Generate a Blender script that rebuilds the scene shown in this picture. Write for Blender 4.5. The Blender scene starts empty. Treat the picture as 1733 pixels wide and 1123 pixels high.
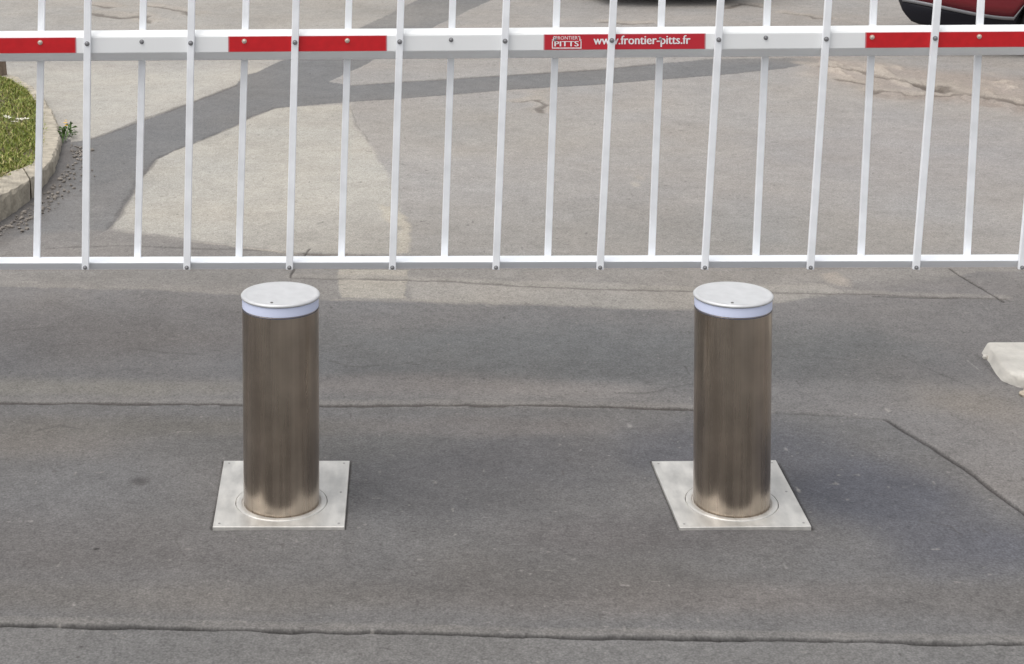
import bpy, bmesh, math, random
import numpy as np
from mathutils import Vector, Matrix

random.seed(7)
rng = np.random.RandomState(11)
S = bpy.context.scene
COL = S.collection

# ------------------------------------------------------------------ camera
F = 2880.0            # focal length in photo pixels
CX, PITCH, H = 643.0, math.radians(5.0), 2.68
CY = -148.0           # optical axis row (the photo is an off-centre crop)
PW, PH = 1733.0, 1123.0
cam = bpy.data.cameras.new('camera')
camo = bpy.data.objects.new('camera', cam)
COL.objects.link(camo)
camo.location = (0, 0, H)
camo.rotation_euler = (math.pi / 2 - PITCH, 0, 0)
cam.sensor_width = 36
cam.lens = F / PW * 36
cam.shift_x = (PW / 2 - CX) / PW
cam.shift_y = (CY - PH / 2) / PW
cam.clip_end = 2000
S.camera = camo

# ------------------------------------------------------------------ world, sun, exposure
SUN_EL, SUN_AZ = math.radians(66), math.radians(235)
w = bpy.data.worlds.new('World'); S.world = w; w.use_nodes = True
nt = w.node_tree; nt.nodes.clear()
sky = nt.nodes.new('ShaderNodeTexSky'); sky.sky_type = 'NISHITA'; sky.sun_disc = False
sky.sun_elevation = SUN_EL; sky.sun_rotation = SUN_AZ
sky.dust_density = 4; sky.air_density = 1.0
hs = nt.nodes.new('ShaderNodeHueSaturation'); hs.inputs['Saturation'].default_value = 0.18
bg = nt.nodes.new('ShaderNodeBackground'); bg.inputs['Strength'].default_value = 0.15
out = nt.nodes.new('ShaderNodeOutputWorld')
nt.links.new(sky.outputs[0], hs.inputs['Color']); nt.links.new(hs.outputs[0], bg.inputs[0])
nt.links.new(bg.outputs[0], out.inputs[0])
sl = bpy.data.lights.new('sun', 'SUN'); sl.energy = 0.8; sl.angle = math.radians(60); sl.color = (1, .96, .9)
so = bpy.data.objects.new('sun', sl); COL.objects.link(so)
sd = Vector((math.sin(SUN_AZ) * math.cos(SUN_EL), math.cos(SUN_AZ) * math.cos(SUN_EL), math.sin(SUN_EL)))
so.rotation_euler = sd.to_track_quat('Z', 'Y').to_euler()
S.view_settings.view_transform = 'Standard'; S.view_settings.look = 'None'
S.view_settings.exposure = 0.45; S.view_settings.gamma = 1

# ------------------------------------------------------------------ helpers
cp, sp = math.cos(PITCH), math.sin(PITCH)
def ray(u, v):
    a, b = (u - CX) / F, (v - CY) / F
    return Vector((a, cp - b * sp, -sp - b * cp))
def G(u, v, z=0.0):           # surveyed point on the level z
    d = ray(u, v); t = (z - H) / d.z
    return Vector((d.x * t, d.y * t, z))
def W(u, v, Y):               # surveyed point on the upright plane y = Y
    d = ray(u, v); t = Y / d.y
    return Vector((d.x * t, Y, H + d.z * t))
def lin(c):
    c = np.asarray(c, float) / 255
    return np.where(c <= .04045, c / 12.92, ((c + .055) / 1.055) ** 2.4)
KA = 0.60
def alb(r, g, b): return lin((r, g, b)) * KA * np.array([1.0, 1.0, 1.02])

def newmat(name):
    m = bpy.data.materials.new(name); m.use_nodes = True
    return m, m.node_tree, m.node_tree.nodes['Principled BSDF']
def mat(name, col, rough=.5, metal=0, noise=None, bump=0, bscale=60, spec=None, coat=0, aniso=0):
    m, t, p = newmat(name)
    p.inputs['Base Color'].default_value = (*col, 1); p.inputs['Roughness'].default_value = rough
    p.inputs['Metallic'].default_value = metal
    if spec is not None: p.inputs['Specular IOR Level'].default_value = spec
    if coat: p.inputs['Coat Weight'].default_value = coat
    tc = t.nodes.new('ShaderNodeTexCoord')
    if noise:
        sc, amt = noise[0], noise[1]
        stretch = noise[2] if len(noise) > 2 else (1, 1, 1)
        mp = t.nodes.new('ShaderNodeMapping'); mp.inputs['Scale'].default_value = stretch
        n = t.nodes.new('ShaderNodeTexNoise'); n.inputs['Scale'].default_value = sc; n.inputs['Detail'].default_value = 6
        mr = t.nodes.new('ShaderNodeMapRange')
        mr.inputs[1].default_value = .3; mr.inputs[2].default_value = .7
        mr.inputs[3].default_value = 1 - amt; mr.inputs[4].default_value = 1 + amt
        mx = t.nodes.new('ShaderNodeVectorMath'); mx.operation = 'SCALE'
        mx.inputs[0].default_value = col
        t.links.new(tc.outputs['Object'], mp.inputs[0]); t.links.new(mp.outputs[0], n.inputs['Vector'])
        t.links.new(n.outputs['Fac'], mr.inputs[0]); t.links.new(mr.outputs[0], mx.inputs['Scale'])
        t.links.new(mx.outputs[0], p.inputs['Base Color'])
    if bump:
        n2 = t.nodes.new('ShaderNodeTexNoise'); n2.inputs['Scale'].default_value = bscale; n2.inputs['Detail'].default_value = 8
        b = t.nodes.new('ShaderNodeBump'); b.inputs['Strength'].default_value = bump; b.inputs['Distance'].default_value = .01
        t.links.new(tc.outputs['Object'], n2.inputs['Vector']); t.links.new(n2.outputs['Fac'], b.inputs['Height'])
        t.links.new(b.outputs[0], p.inputs['Normal'])
    return m

def link(name, me, m, parent=None, smooth=False):
    me.name = name
    o = bpy.data.objects.new(name, me); COL.objects.link(o)
    if m is not None: me.materials.append(m)
    if parent is not None: o.parent = parent
    if smooth: me.shade_smooth()
    return o
def obj(name, bm, m, parent=None, smooth=False):
    bmesh.ops.recalc_face_normals(bm, faces=bm.faces)
    me = bpy.data.meshes.new(name); bm.to_mesh(me); bm.free()
    return link(name, me, m, parent, smooth)
def pyobj(name, vs, fs, m, parent=None, smooth=False):
    me = bpy.data.meshes.new(name); me.from_pydata([tuple(v) for v in vs], [], fs); me.update()
    return link(name, me, m, parent, smooth)
def tag(o, label, cat, group=None, kind=None):
    if label: o['label'] = label
    if cat: o['category'] = cat
    if group: o['group'] = group
    if kind: o['kind'] = kind
    return o
def thing(name, loc, label, cat, group=None, rz=0):
    o = bpy.data.objects.new(name, None); COL.objects.link(o)
    o.location = loc; o.rotation_euler.z = rz
    return tag(o, label, cat, group)
def structure(o): o['kind'] = 'structure'; return o

def add_hex(bm, pts):          # 8 points: bottom quad, top quad
    v = [bm.verts.new(p) for p in pts]
    for f in ((0, 1, 2, 3), (4, 5, 6, 7), (0, 1, 5, 4), (1, 2, 6, 5), (2, 3, 7, 6), (3, 0, 4, 7)):
        bm.faces.new([v[i] for i in f])
def box(bm, c, s):
    x, y, z = [k / 2 for k in s]
    q = [(-x, -y), (x, -y), (x, y), (-x, y)]
    add_hex(bm, [(c[0] + a, c[1] + b, c[2] - z) for a, b in q] + [(c[0] + a, c[1] + b, c[2] + z) for a, b in q])
def bevel(bm, w, seg=2):
    bmesh.ops.recalc_face_normals(bm, faces=bm.faces)
    bmesh.ops.bevel(bm, geom=list(bm.edges), offset=w, segments=seg, affect='EDGES', profile=.5)
def lathe(prof, n=64, cap=False):   # prof: list of (r, z)
    bm = bmesh.new(); rings = []
    for r, z in prof:
        if r < 1e-6: rings.append([bm.verts.new((0, 0, z))])
        else: rings.append([bm.verts.new((r * math.cos(2 * math.pi * i / n), r * math.sin(2 * math.pi * i / n), z)) for i in range(n)])
    for a, b in zip(rings, rings[1:]):
        for i in range(n):
            j = (i + 1) % n
            if len(a) == 1 and len(b) == 1: continue
            if len(a) == 1: bm.faces.new((a[0], b[i], b[j]))
            elif len(b) == 1: bm.faces.new((a[i], a[j], b[0]))
            else: bm.faces.new((a[i], a[j], b[j], b[i]))
    return bm

# value noise in numpy
def vnoise(x, y, seed=0):
    x = np.asarray(x, float); y = np.asarray(y, float)
    xi = np.floor(x).astype(np.int64); yi = np.floor(y).astype(np.int64)
    fx = x - xi; fy = y - yi
    fx = fx * fx * (3 - 2 * fx); fy = fy * fy * (3 - 2 * fy)
    def h(a, b):
        n = (a * 374761393 + b * 668265263 + seed * 974634777) & 0xffffffff
        n = ((n ^ (n >> 13)) * 1274126177) & 0xffffffff
        return ((n ^ (n >> 16)) & 0xffff) / 65535.0
    return (h(xi, yi) * (1 - fx) + h(xi + 1, yi) * fx) * (1 - fy) + (h(xi, yi + 1) * (1 - fx) + h(xi + 1, yi + 1) * fx) * fy
def fbm(x, y, seed=0, oct=4, gain=.5):
    s = 0; a = 1; t = 0
    for i in range(oct):
        s = s + a * vnoise(x * 2 ** i, y * 2 ** i, seed + i * 17); t += a; a *= gain
    return s / t * 2 - 1

# ------------------------------------------------------------------ road surface (one sheet to the horizon)
NC, NR = 1250, 1350
s_in = np.linspace(-.255, .41, NC)
s_out = np.array([.45, .55, .8, 1.3, 2.5, 6, 20, 80])
ss = np.concatenate([-s_out[::-1], s_in, s_out])
y_in = 1 / np.linspace(1 / 4.6, 1 / 24.0, NR)
ys = np.concatenate([[-300, -60, -15, -5, 0, 2, 3.5, 4.3], y_in, [25, 27, 32, 45, 80, 200, 900]])
width = np.maximum(ys, 4.0)
X = ss[None, :] * width[:, None]; Y = np.repeat(ys[:, None], len(ss), 1)
X = X.ravel(); Y = Y.ravel()
wx = X + .025 * fbm(X * 6, Y * 6, 3, 4) + .012 * fbm(X * 30, Y * 30, 5, 2)
wy = Y + .025 * fbm(X * 6, Y * 6, 31, 4) + .012 * fbm(X * 30, Y * 30, 9, 2)

def seg_dist(px, py, pts, closed=False):
    n = len(pts); d = np.full(px.shape, 1e9); inside = np.zeros(px.shape, bool)
    for i in range(n if closed else n - 1):
        a = pts[i]; b = pts[(i + 1) % n]
        ex, ey = b[0] - a[0], b[1] - a[1]
        t = np.clip(((px - a[0]) * ex + (py - a[1]) * ey) / (ex * ex + ey * ey + 1e-12), 0, 1)
        d = np.minimum(d, np.hypot(px - a[0] - t * ex, py - a[1] - t * ey))
        if closed and abs(ey) > 1e-12:
            c = ((a[1] > py) != (b[1] > py)) & (px < ex * (py - a[1]) / ey + a[0])
            inside ^= c
    return (np.where(inside, -d, d) if closed else d)
def smooth(x): x = np.clip(x, 0, 1); return x * x * (3 - 2 * x)
def world(pts): return [(G(u, v).x, G(u, v).y) for u, v in pts]

C = np.zeros((X.size, 3)); Z = np.zeros(X.size)
C[:] = alb(184, 179, 172)
C[Y < 4.6] = alb(132, 129, 126)
N4A, N4B, N25, N7, N22, N9 = fbm(X * 4, Y * 4, 77, 4), fbm(X * 4, Y * 4, 78, 4), fbm(X * 25, Y * 25, 79, 2), fbm(X * 7, Y * 7, 80, 3), fbm(X * 2.2, Y * 2.2, 81, 3), vnoise(X * 9, Y * 9, 82)
def near(wp, mg):
    xs_ = [p[0] for p in wp]; ys_ = [p[1] for p in wp]
    return np.nonzero((X > min(xs_) - mg) & (X < max(xs_) + mg) & (Y > min(ys_) - mg) & (Y < max(ys_) + mg))[0]
# everything is surveyed on the flat road; soft is the width in metres of the transition
def region(pts, col, soft=.012, amt=1.0, dz=0.0, warp=1.0):
    global C, Z
    wp = world(pts); I = near(wp, soft + .1)
    d = seg_dist(X[I] + (wx[I] - X[I]) * warp, Y[I] + (wy[I] - Y[I]) * warp, wp, True)
    m = smooth(.5 - d / (2 * soft)) * amt
    C[I] = C[I] * (1 - m[:, None]) + alb(*col) * m[:, None]
    Z[I] = Z[I] + dz * m
    full = np.zeros(X.size); full[I] = m
    return full
def blotch(u, v, rx, ry, col, amt=.6, seed=1, sc=3):
    global C
    p = G(u, v)
    I = near([(p.x - rx * 1.7, p.y - ry * 1.7), (p.x + rx * 1.7, p.y + ry * 1.7)], 0)
    d = np.hypot((X[I] - p.x) / rx, (Y[I] - p.y) / ry) + .35 * fbm(X[I] * sc, Y[I] * sc, seed, 4)
    m = smooth(1.25 - d) * amt
    C[I] = C[I] * (1 - m[:, None]) + alb(*col) * m[:, None]
def crack(pts, wpx, col=(78, 74, 71), depth=.006, amt=.9, lip=None, lipw=3.0, wob=.02, gap=0.0, horiz=True):
    """joint or crack; wpx = its visible thickness in the photo's pixels"""
    global C, Z
    wp = world(pts)
    ym = np.array([p[1] for p in wp])
    per = (ym.mean() ** 2 / (F * H)) if horiz else ym.mean() / F
    hw = wpx * per / 2
    I = near(wp, .3)
    x2 = X[I] + wob * N4A[I]; y2 = Y[I] + wob * N4B[I] + hw * .35 * N25[I]
    d = seg_dist(x2, y2, wp)
    wv = hw * (1 + .6 * N7[I])
    m = smooth(1.3 - d / np.maximum(wv, 1e-4)) * amt
    if gap: m = m * smooth((N22[I] + 1 - gap) * 2)
    if lip is not None:
        side = seg_dist(x2, y2 - hw * 2.2, wp)
        ml = smooth(1.4 - side / (hw * lipw)) * .6 * (1 - m) * (.6 + .6 * N9[I])
        ml = np.clip(ml, 0, 1)
        C[I] = C[I] * (1 - ml[:, None]) + alb(*lip) * ml[:, None]
    C[I] = C[I] * (1 - m[:, None]) + alb(*col) * m[:, None]
    Z[I] = Z[I] - depth * m

# -- pavings
region([(-900, 120), (-100, 60), (200, -120), (700, -120), (690, 0), (640, 40), (530, 85), (470, 105), (400, 143), (310, 178), (230, 208), (150, 236), (122, 240), (96, 200), (60, 170), (-100, 170)], (194, 189, 180), .02)
region([(-300, 180), (-40, 118), (500, 118), (400, 143), (310, 178), (230, 208), (150, 236), (122, 240), (96, 200), (60, 170)], (209, 204, 192), .35, .9)
region([(187, 385), (240, 300), (265, 268), (310, 248), (400, 212), (465, 182), (590, 176), (602, 215), (640, 262), (672, 335), (690, 428), (500, 427), (330, 407)], (205, 200, 188), .02)
region([(-900, 460), (-250, 440), (0, 410), (187, 387), (330, 407), (500, 427), (700, 431), (1200, 441), (1733, 446), (2600, 446), (2600, 520), (1650, 520), (1170, 560), (700, 560), (0, 540), (-900, 560)], (163, 158, 151), .03)
strip = [(-900, 430), (-300, 400), (0, 330), (60, 290), (100, 225), (122, 240), (150, 236), (230, 208), (310, 178), (400, 143), (412, 128), (435, 122), (470, 105), (530, 85), (600, 50), (650, 28), (700, 3), (760, -25), (900, -60), (1200, -90), (1100, -60), (900, -25), (830, 0), (740, 42), (640, 95), (622, 108), (592, 120), (557, 138), (600, 144), (700, 137), (850, 128), (1000, 118), (1110, 107), (1200, 99), (1400, 97), (1412, 101), (1330, 115), (1200, 127), (1000, 143), (850, 153), (700, 165), (545, 175), (465, 182), (430, 195), (400, 212), (310, 248), (265, 268), (240, 300), (187, 385), (150, 410), (60, 425), (-200, 440), (-900, 470)]
region(strip, (141, 140, 138), .005, 1, -.004, .6)
region([(-300, 470), (-100, 420), (60, 395), (187, 386), (330, 408), (440, 424), (300, 436), (0, 450)], (160, 155, 149), .08, .8)
region([(105, 330), (240, 290), (235, 310), (180, 380), (110, 390)], (158, 153, 147), .2, .5)
# dark driving band in front
region([(-1400, 478), (-300, 474), (0, 484), (250, 491), (550, 508), (700, 512), (960, 519), (1170, 526), (1320, 511), (1500, 487), (1600, 470), (1660, 458), (2600, 440), (2600, 3000), (-3000, 3000)], (144, 141, 138), .02)
region([(1330, 500), (1500, 478), (1700, 460), (2600, 440), (2600, 900), (1733, 855), (1650, 780), (1500, 706), (1400, 696)], (146, 142, 138), .15, .8)
region([(-2000, 682), (0, 681), (400, 684), (1170, 691), (1420, 701), (1502, 711), (1580, 755), (1660, 812), (1733, 866), (1900, 1010), (2600, 1600), (2600, 3000), (-3000, 3000)], (131, 129, 127), .008, 1, -.003)
region([(-3000, 1050), (0, 1058), (700, 1069), (1300, 1080), (1733, 1086), (4000, 1100), (4000, 4000), (-4000, 4000)], (136, 134, 131), .006)
# wear, oil and tyre tones
for u, v, rx, ry, col, amt, sd_ in (
    (1480, 830, .45, .42, (112, 113, 118), .8, 1), (1230, 760, .5, .35, (116, 116, 119), .7, 2), (1650, 920, .5, .30, (117, 117, 121), .7, 3),
    (700, 820, .8, .4, (117, 116, 116), .6, 4), (870, 770, .5, .3, (114, 113, 114), .5, 5), (120, 930, .7, .35, (124, 121, 119), .5, 6),
    (60, 740, .5, .25, (137, 132, 126), .5, 7), (900, 590, 1.3, .5, (130, 131, 130), .6, 8), (560, 600, .5, .6, (129, 129, 128), .5, 9),
    (1380, 590, .6, .5, (129, 129, 127), .6, 10), (150, 560, 1.0, .5, (128, 125, 123), .6, 11), (930, 660, .55, .14, (154, 150, 146), .7, 12),
    (640, 650, .8, .16, (145, 140, 136), .5, 13), (100, 655, 1.0, .14, (150, 146, 138), .6, 14), (1250, 1010, 1.0, .14, (138, 133, 129), .5, 15),
    (250, 1010, .9, .14, (134, 130, 125), .5, 16), (900, 980, .8, .2, (120, 117, 114), .5, 17), (1650, 680, .35, .25, (150, 144, 136), .6, 18),
    (500, 750, .6, .25, (117, 116, 114), .5, 19), (780, 720, .9, .12, (134, 130, 127), .6, 20), (1680, 1010, .6, .16, (126, 123, 120), .5, 21),
    (300, 720, .9, .14, (128, 125, 120), .6, 22), (1100, 900, .6, .2, (120, 117, 116), .5, 23)):
    blotch(u, v, rx, ry, tuple(np.array(col) + (np.array(col) - 128) * .22), min(1, amt * 1.3), sd_)
# far tones
for u, v, rx, ry, col, amt, sd_ in (
    (900, 400, 1.6, .9, (171, 167, 160), .7, 31), (1450, 330, 1.8, 1.4, (173, 169, 164), .7, 32), (800, 220, 1.2, 1.0, (182, 177, 168), .6, 33),
    (1300, 400, 1.4, .6, (168, 164, 157), .7, 34), (1600, 250, 1.5, 1.4, (176, 171, 167), .6, 35), (1100, 475, 1.6, .3, (172, 167, 160), .6, 36),
    (300, 470, 1.2, .16, (154, 150, 144), .6, 37), (1560, 490, .7, .2, (152, 147, 143), .6, 38), (500, 20, 2.5, 1.2, (178, 172, 162), .6, 39),
    (1350, 60, 2.5, 1.5, (176, 168, 158), .5, 40)):
    blotch(u, v, rx, ry, col, amt, sd_, 1.5)
# lighter repair squares and spots
region([(690, 470), (1170, 484), (1400, 480), (1430, 497), (1300, 512), (1170, 524), (960, 517), (700, 508)], (187, 181, 171), .03, .8)
region([(573, 457), (692, 457), (686, 505), (577, 504)], (200, 192, 177), .008, .85, .002, .7)
region([(1392, 462), (1415, 459), (1432, 470), (1440, 485), (1420, 484), (1398, 472)], (196, 186, 173), .03, .7, .004)
region([(640, 345), (668, 352), (690, 365), (697, 428), (672, 430), (676, 385), (655, 372)], (208, 200, 183), .02, .8, .004)
region([(895, 155), (935, 150), (928, 172), (885, 172)], (190, 182, 170), .08, .7, .004)
# crumbling strip on the right
m = region([(1370, 92), (1480, 108), (1600, 120), (2000, 150), (2300, 230), (1733, 190), (1590, 166), (1500, 166), (1460, 148), (1380, 125)], (188, 176, 164), .25, .85)
n1 = fbm(X * 2.5, Y * 1.2, 91, 5)
mm = m * smooth((n1 - .05) * 5); C = C * (1 - mm[:, None] * .6) + alb(196, 184, 168) * mm[:, None] * .9; Z += mm * .02
mm = m * smooth((-n1 - .18) * 6); C = C * (1 - mm[:, None] * .5) + alb(128, 117, 107) * mm[:, None] * .8; Z -= mm * .02
BR = (120, 110, 100)
for pts, wpx in (([(1385, 112), (1470, 124), (1520, 137), (1600, 150), (1700, 168), (1790, 182)], 4), ([(1480, 152), (1520, 157), (1570, 160), (1620, 157)], 3),
                 ([(1410, 133), (1440, 138), (1465, 142)], 3), ([(1560, 143), (1590, 150), (1600, 146)], 5),
                 ([(150, 22), (200, 30), (235, 27), (250, 36)], 3), ([(160, 8), (190, 12)], 2), ([(1230, 14), (1260, 7), (1290, 12)], 2.5),
                 ([(1330, 22), (1360, 28), (1400, 33)], 2), ([(1020, 36), (1060, 40), (1100, 38)], 2), ([(870, 172), (905, 170), (925, 188)], 3),
                 ([(250, 10), (300, 16), (330, 24)], 2)):
    crack(pts, wpx, BR, .01, .7, lip=(198, 188, 174), wob=.12)
# joints
D1 = (92, 87, 83)
crack([(-900, 676), (0, 681), (250, 682), (400, 684), (700, 685), (950, 686), (1170, 691), (1300, 697)], 4.0, D1, .006, .85, lip=(156, 152, 146), wob=.010)
crack([(1300, 697), (1420, 701), (1500, 709)], 3, (108, 105, 102), .005, .5)
crack([(1500, 709), (1580, 755), (1660, 812), (1733, 866), (1900, 1010), (2300, 1400)], 9.5, (74, 71, 70), .01, .85, horiz=False, wob=.01)
crack([(-3000, 1048), (0, 1057), (250, 1060), (700, 1068), (1300, 1080), (1733, 1085), (4000, 1100)], 7.6, (62, 60, 58), .015, .95, lip=(152, 148, 142), lipw=2.2, wob=.009)
crack([(495, 471), (640, 474), (760, 476), (870, 483), (1000, 489), (1180, 492), (1400, 496), (1560, 501), (1700, 505)], 3.2, (118, 112, 106), .004, .6, lip=(178, 172, 163))
crack([(80, 418), (230, 416), (330, 420), (430, 422), (500, 428), (560, 432)], 2.6, (112, 108, 103), .006, .6)
crack([(500, 428), (600, 431), (690, 434), (760, 439), (900, 441)], 2.6, (120, 112, 104), .006, .7)
crack([(527, 420), (514, 436), (500, 448), (492, 470)], 5, (95, 90, 86), .008, .8, horiz=False)
crack([(1606, 453), (1650, 480), (1697, 510)], 6, (84, 79, 76), .008, .85, horiz=False, wob=.015)
crack([(1480, 502), (1560, 503), (1620, 503)], 3, (95, 90, 88), .006, .6)
crack([(450, 455), (800, 452)], 2, (150, 146, 141), .0, .3)
crack([(590, 180), (604, 212), (625, 240)], 3, (140, 134, 126), .004, .5, horiz=False)
# edge lines of the strip paving
for pts in ([(187, 385), (240, 300), (265, 268), (310, 248), (400, 212), (430, 195), (465, 182), (545, 175), (700, 165), (850, 153), (1000, 143), (1200, 127), (1330, 115)],
            [(150, 236), (230, 208), (310, 178), (400, 143)], [(600, 144), (700, 137), (850, 128), (1000, 118), (1110, 107)]):
    crack(pts, 2.2, (118, 113, 109), .004, .55)
# pale crust along concrete edges
for pts in ([(190, 389), (330, 409), (500, 428)],):
    crack(pts, 2.5, (212, 203, 188), -.003, .6, gap=.6)
crack([(0, 476), (60, 477)], 4, (176, 171, 163), 0, .5); crack([(560, 506), (680, 507), (900, 515)], 4, (184, 176, 165), 0, .5, gap=.5)
for cs_ in ([(360, 893), (583, 893), (592, 779), (379, 779), (360, 893)], [(1150, 893), (1373, 893), (1313, 779), (1103, 779), (1150, 893)]):
    crack(cs_, 3.4, (92, 89, 86), .004, .8, wob=.004, gap=.15)
crack([(1376, 893), (1345, 835), (1316, 781)], 7, (84, 82, 80), .006, .7, horiz=False, wob=.01)
for h_ in ([(1040, 668), (1100, 662), (1190, 650)], [(560, 610), (610, 618), (700, 612)], [(1310, 615), (1360, 604), (1440, 610)], [(60, 730), (110, 716), (150, 722)], [(1180, 560), (1100, 572), (1060, 566)],
           [(1520, 1010), (1570, 1003), (1610, 1008)], [(1560, 880), (1620, 890), (1640, 905)], [(20, 560), (90, 553)], [(220, 590), (330, 600)], [(1530, 600), (1600, 640), (1650, 660)], [(600, 950), (680, 960), (740, 950)], [(330, 870), (300, 905), (310, 940)]):
    crack(h_, 2.6, (104, 101, 98), .002, .45, gap=.55, wob=.05)
# stains
blotch(238, 812, .055, .045, (88, 85, 83), .75, 51, 20)
blotch(163, 927, .014, .012, (66, 64, 62), .9, 52, 30)
blotch(455, 700, .3, .05, (112, 110, 108), .3, 53, 10)
for u, v, r, col in ((1502, 693, .018, (190, 184, 176)), (1448, 700, .01, (185, 180, 172)), (1075, 312, .05, (208, 200, 186)), (1065, 718, .018, (170, 168, 164)), (1083, 300, .05, (190, 183, 172)),
                     (1352, 828, .012, (190, 186, 180)), (1330, 758, .012, (175, 172, 168)), (125, 1023, .012, (180, 175, 168)), (700, 500, .02, (190, 184, 174)), (1330, 957, .01, (160, 158, 154))):
    blotch(u, v, r * .7, r * 1.6, col, .7, int(u), 30)
crack([(1637, 610), (1658, 627)], 3, (190, 185, 178), 0, .7, horiz=False, wob=0); crack([(1617, 610), (1630, 620)], 2, (175, 171, 165), 0, .6, horiz=False, wob=0)
crack([(1650, 602), (1705, 650)], 14, (112, 108, 106), .004, .45, horiz=False)
# dirt by the left kerb
region([(-300, 460), (0, 372), (50, 332), (96, 280), (107, 236), (135, 255), (110, 310), (60, 372), (0, 410), (-300, 500)], (118, 111, 105), .16, .75)
# surface variation
dark = smooth((4.6 - (Y - 4.6)) / 2)
v1 = fbm(X * 1.3, Y * 1.3, 101, 4); v2 = fbm(X * 9, Y * 9, 102, 4); v3 = fbm(X * 45, Y * 45, 103, 3); v4 = fbm(X * 3, Y * 22, 104, 3)
v0 = fbm(X * .55, Y * .7, 112, 3)
C *= (1 + .06 * v0 + .07 * v1 + .10 * v2 + .14 * v3 + .035 * v4)[:, None]
tint = fbm(X * 1.8, Y * 1.8, 106, 3)[:, None]
C *= 1 + tint * np.array([.025, .0, -.03])
sp_ = vnoise(X * 38, Y * 38, 107); ms = smooth((sp_ - .93) * 16) * .42 * (Y < 12)
C = C * (1 - ms[:, None]) + alb(185, 180, 172) * ms[:, None]
sp_ = vnoise(X * 33, Y * 33, 109); ms = smooth((sp_ - .93) * 16) * .5
C = C * (1 - ms[:, None]) + alb(92, 88, 85) * ms[:, None]
Z += .006 * fbm(X * .8, Y * .8, 110, 2) + .0022 * fbm(X * 14, Y * 14, 111, 3)
Z = np.where((np.abs(X) > 12) | (Y > 26) | (Y < 3), 0, Z)
C = np.clip(C, .01, .8)

nr, ncol = len(ys), len(ss)
me = bpy.data.meshes.new('road')
idx = np.arange(nr * ncol).reshape(nr, ncol)
quads = np.stack([idx[:-1, :-1], idx[:-1, 1:], idx[1:, 1:], idx[1:, :-1]], -1).reshape(-1, 4)
me.vertices.add(X.size); me.vertices.foreach_set('co', np.stack([X, Y, Z], 1).astype(np.float32).ravel())
me.loops.add(quads.size); me.loops.foreach_set('vertex_index', quads.astype(np.int32).ravel())
me.polygons.add(len(quads)); me.polygons.foreach_set('loop_start', np.arange(0, quads.size, 4, dtype=np.int32))
me.update(calc_edges=True)
at = me.attributes.new('tone', 'FLOAT_COLOR', 'POINT')
at.data.foreach_set('color', np.concatenate([C, np.ones((X.size, 1))], 1).astype(np.float32).ravel())
m_road, t, p = newmat('asphalt')
a = t.nodes.new('ShaderNodeAttribute'); a.attribute_name = 'tone'
tc = t.nodes.new('ShaderNodeTexCoord')
n = t.nodes.new('ShaderNodeTexNoise'); n.inputs['Scale'].default_value = 85; n.inputs['Detail'].default_value = 5; n.inputs['Roughness'].default_value = .65
vo = t.nodes.new('ShaderNodeTexVoronoi'); vo.inputs['Scale'].default_value = 130
mr = t.nodes.new('ShaderNodeMapRange'); mr.inputs[1].default_value = .25; mr.inputs[2].default_value = .75; mr.inputs[3].default_value = .74; mr.inputs[4].default_value = 1.26
mr2 = t.nodes.new('ShaderNodeMapRange'); mr2.inputs[1].default_value = 0; mr2.inputs[2].default_value = 1; mr2.inputs[3].default_value = 1.22; mr2.inputs[4].default_value = .72
mul = t.nodes.new('ShaderNodeMath'); mul.operation = 'MULTIPLY'
sc = t.nodes.new('ShaderNodeVectorMath'); sc.operation = 'SCALE'
for q in (n, vo): t.links.new(tc.outputs['Object'], q.inputs['Vector'])
t.links.new(n.outputs['Fac'], mr.inputs[0]); t.links.new(vo.outputs['Distance'], mr2.inputs[0])
t.links.new(mr.outputs[0], mul.inputs[0]); t.links.new(mr2.outputs[0], mul.inputs[1])
t.links.new(a.outputs['Color'], sc.inputs[0]); t.links.new(mul.outputs[0], sc.inputs['Scale'])
t.links.new(sc.outputs[0], p.inputs['Base Color'])
p.inputs['Roughness'].default_value = .9; p.inputs['Specular IOR Level'].default_value = .25
b = t.nodes.new('ShaderNodeBump'); b.inputs['Strength'].default_value = .5; b.inputs['Distance'].default_value = .004
t.links.new(n.outputs['Fac'], b.inputs['Height']); t.links.new(b.outputs[0], p.inputs['Normal'])
structure(link('road', me, m_road, None, True))
del C, X, Y, wx, wy

# ------------------------------------------------------------------ kerb and verge on the left
m_kerb = mat('kerb_concrete', alb(208, 198, 178), .9, noise=(13, .3), bump=1.0, bscale=45)
TOP = [(-200, 430), (-120, 393), (-60, 363), (0, 332), (27, 319), (50, 304), (72, 288), (91, 265), (99, 246), (101, 228), (97, 205), (86, 184), (72, 162), (56, 146), (30, 130), (0, 121), (-60, 108), (-160, 92)]
INN = [(-200, 392), (-120, 352), (-60, 325), (0, 300), (18, 290), (38, 284), (55, 276), (66, 258), (71, 240), (73, 222), (70, 200), (64, 180), (55, 163), (44, 150), (20, 135), (-6, 126), (-64, 112), (-164, 95)]
HT = [.155, .155, .15, .145, .13, .12, .105, .085, .075, .065, .05, .045, .04, .04, .04, .04, .04, .04]
def densify(a, n=7):
    o = []
    for i in range(len(a) - 1):
        for k in range(n):
            q = k / n; o.append(tuple(a[i][j] * (1 - q) + a[i + 1][j] * q for j in range(len(a[i]))))
    o.append(tuple(a[-1])); return o
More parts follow.
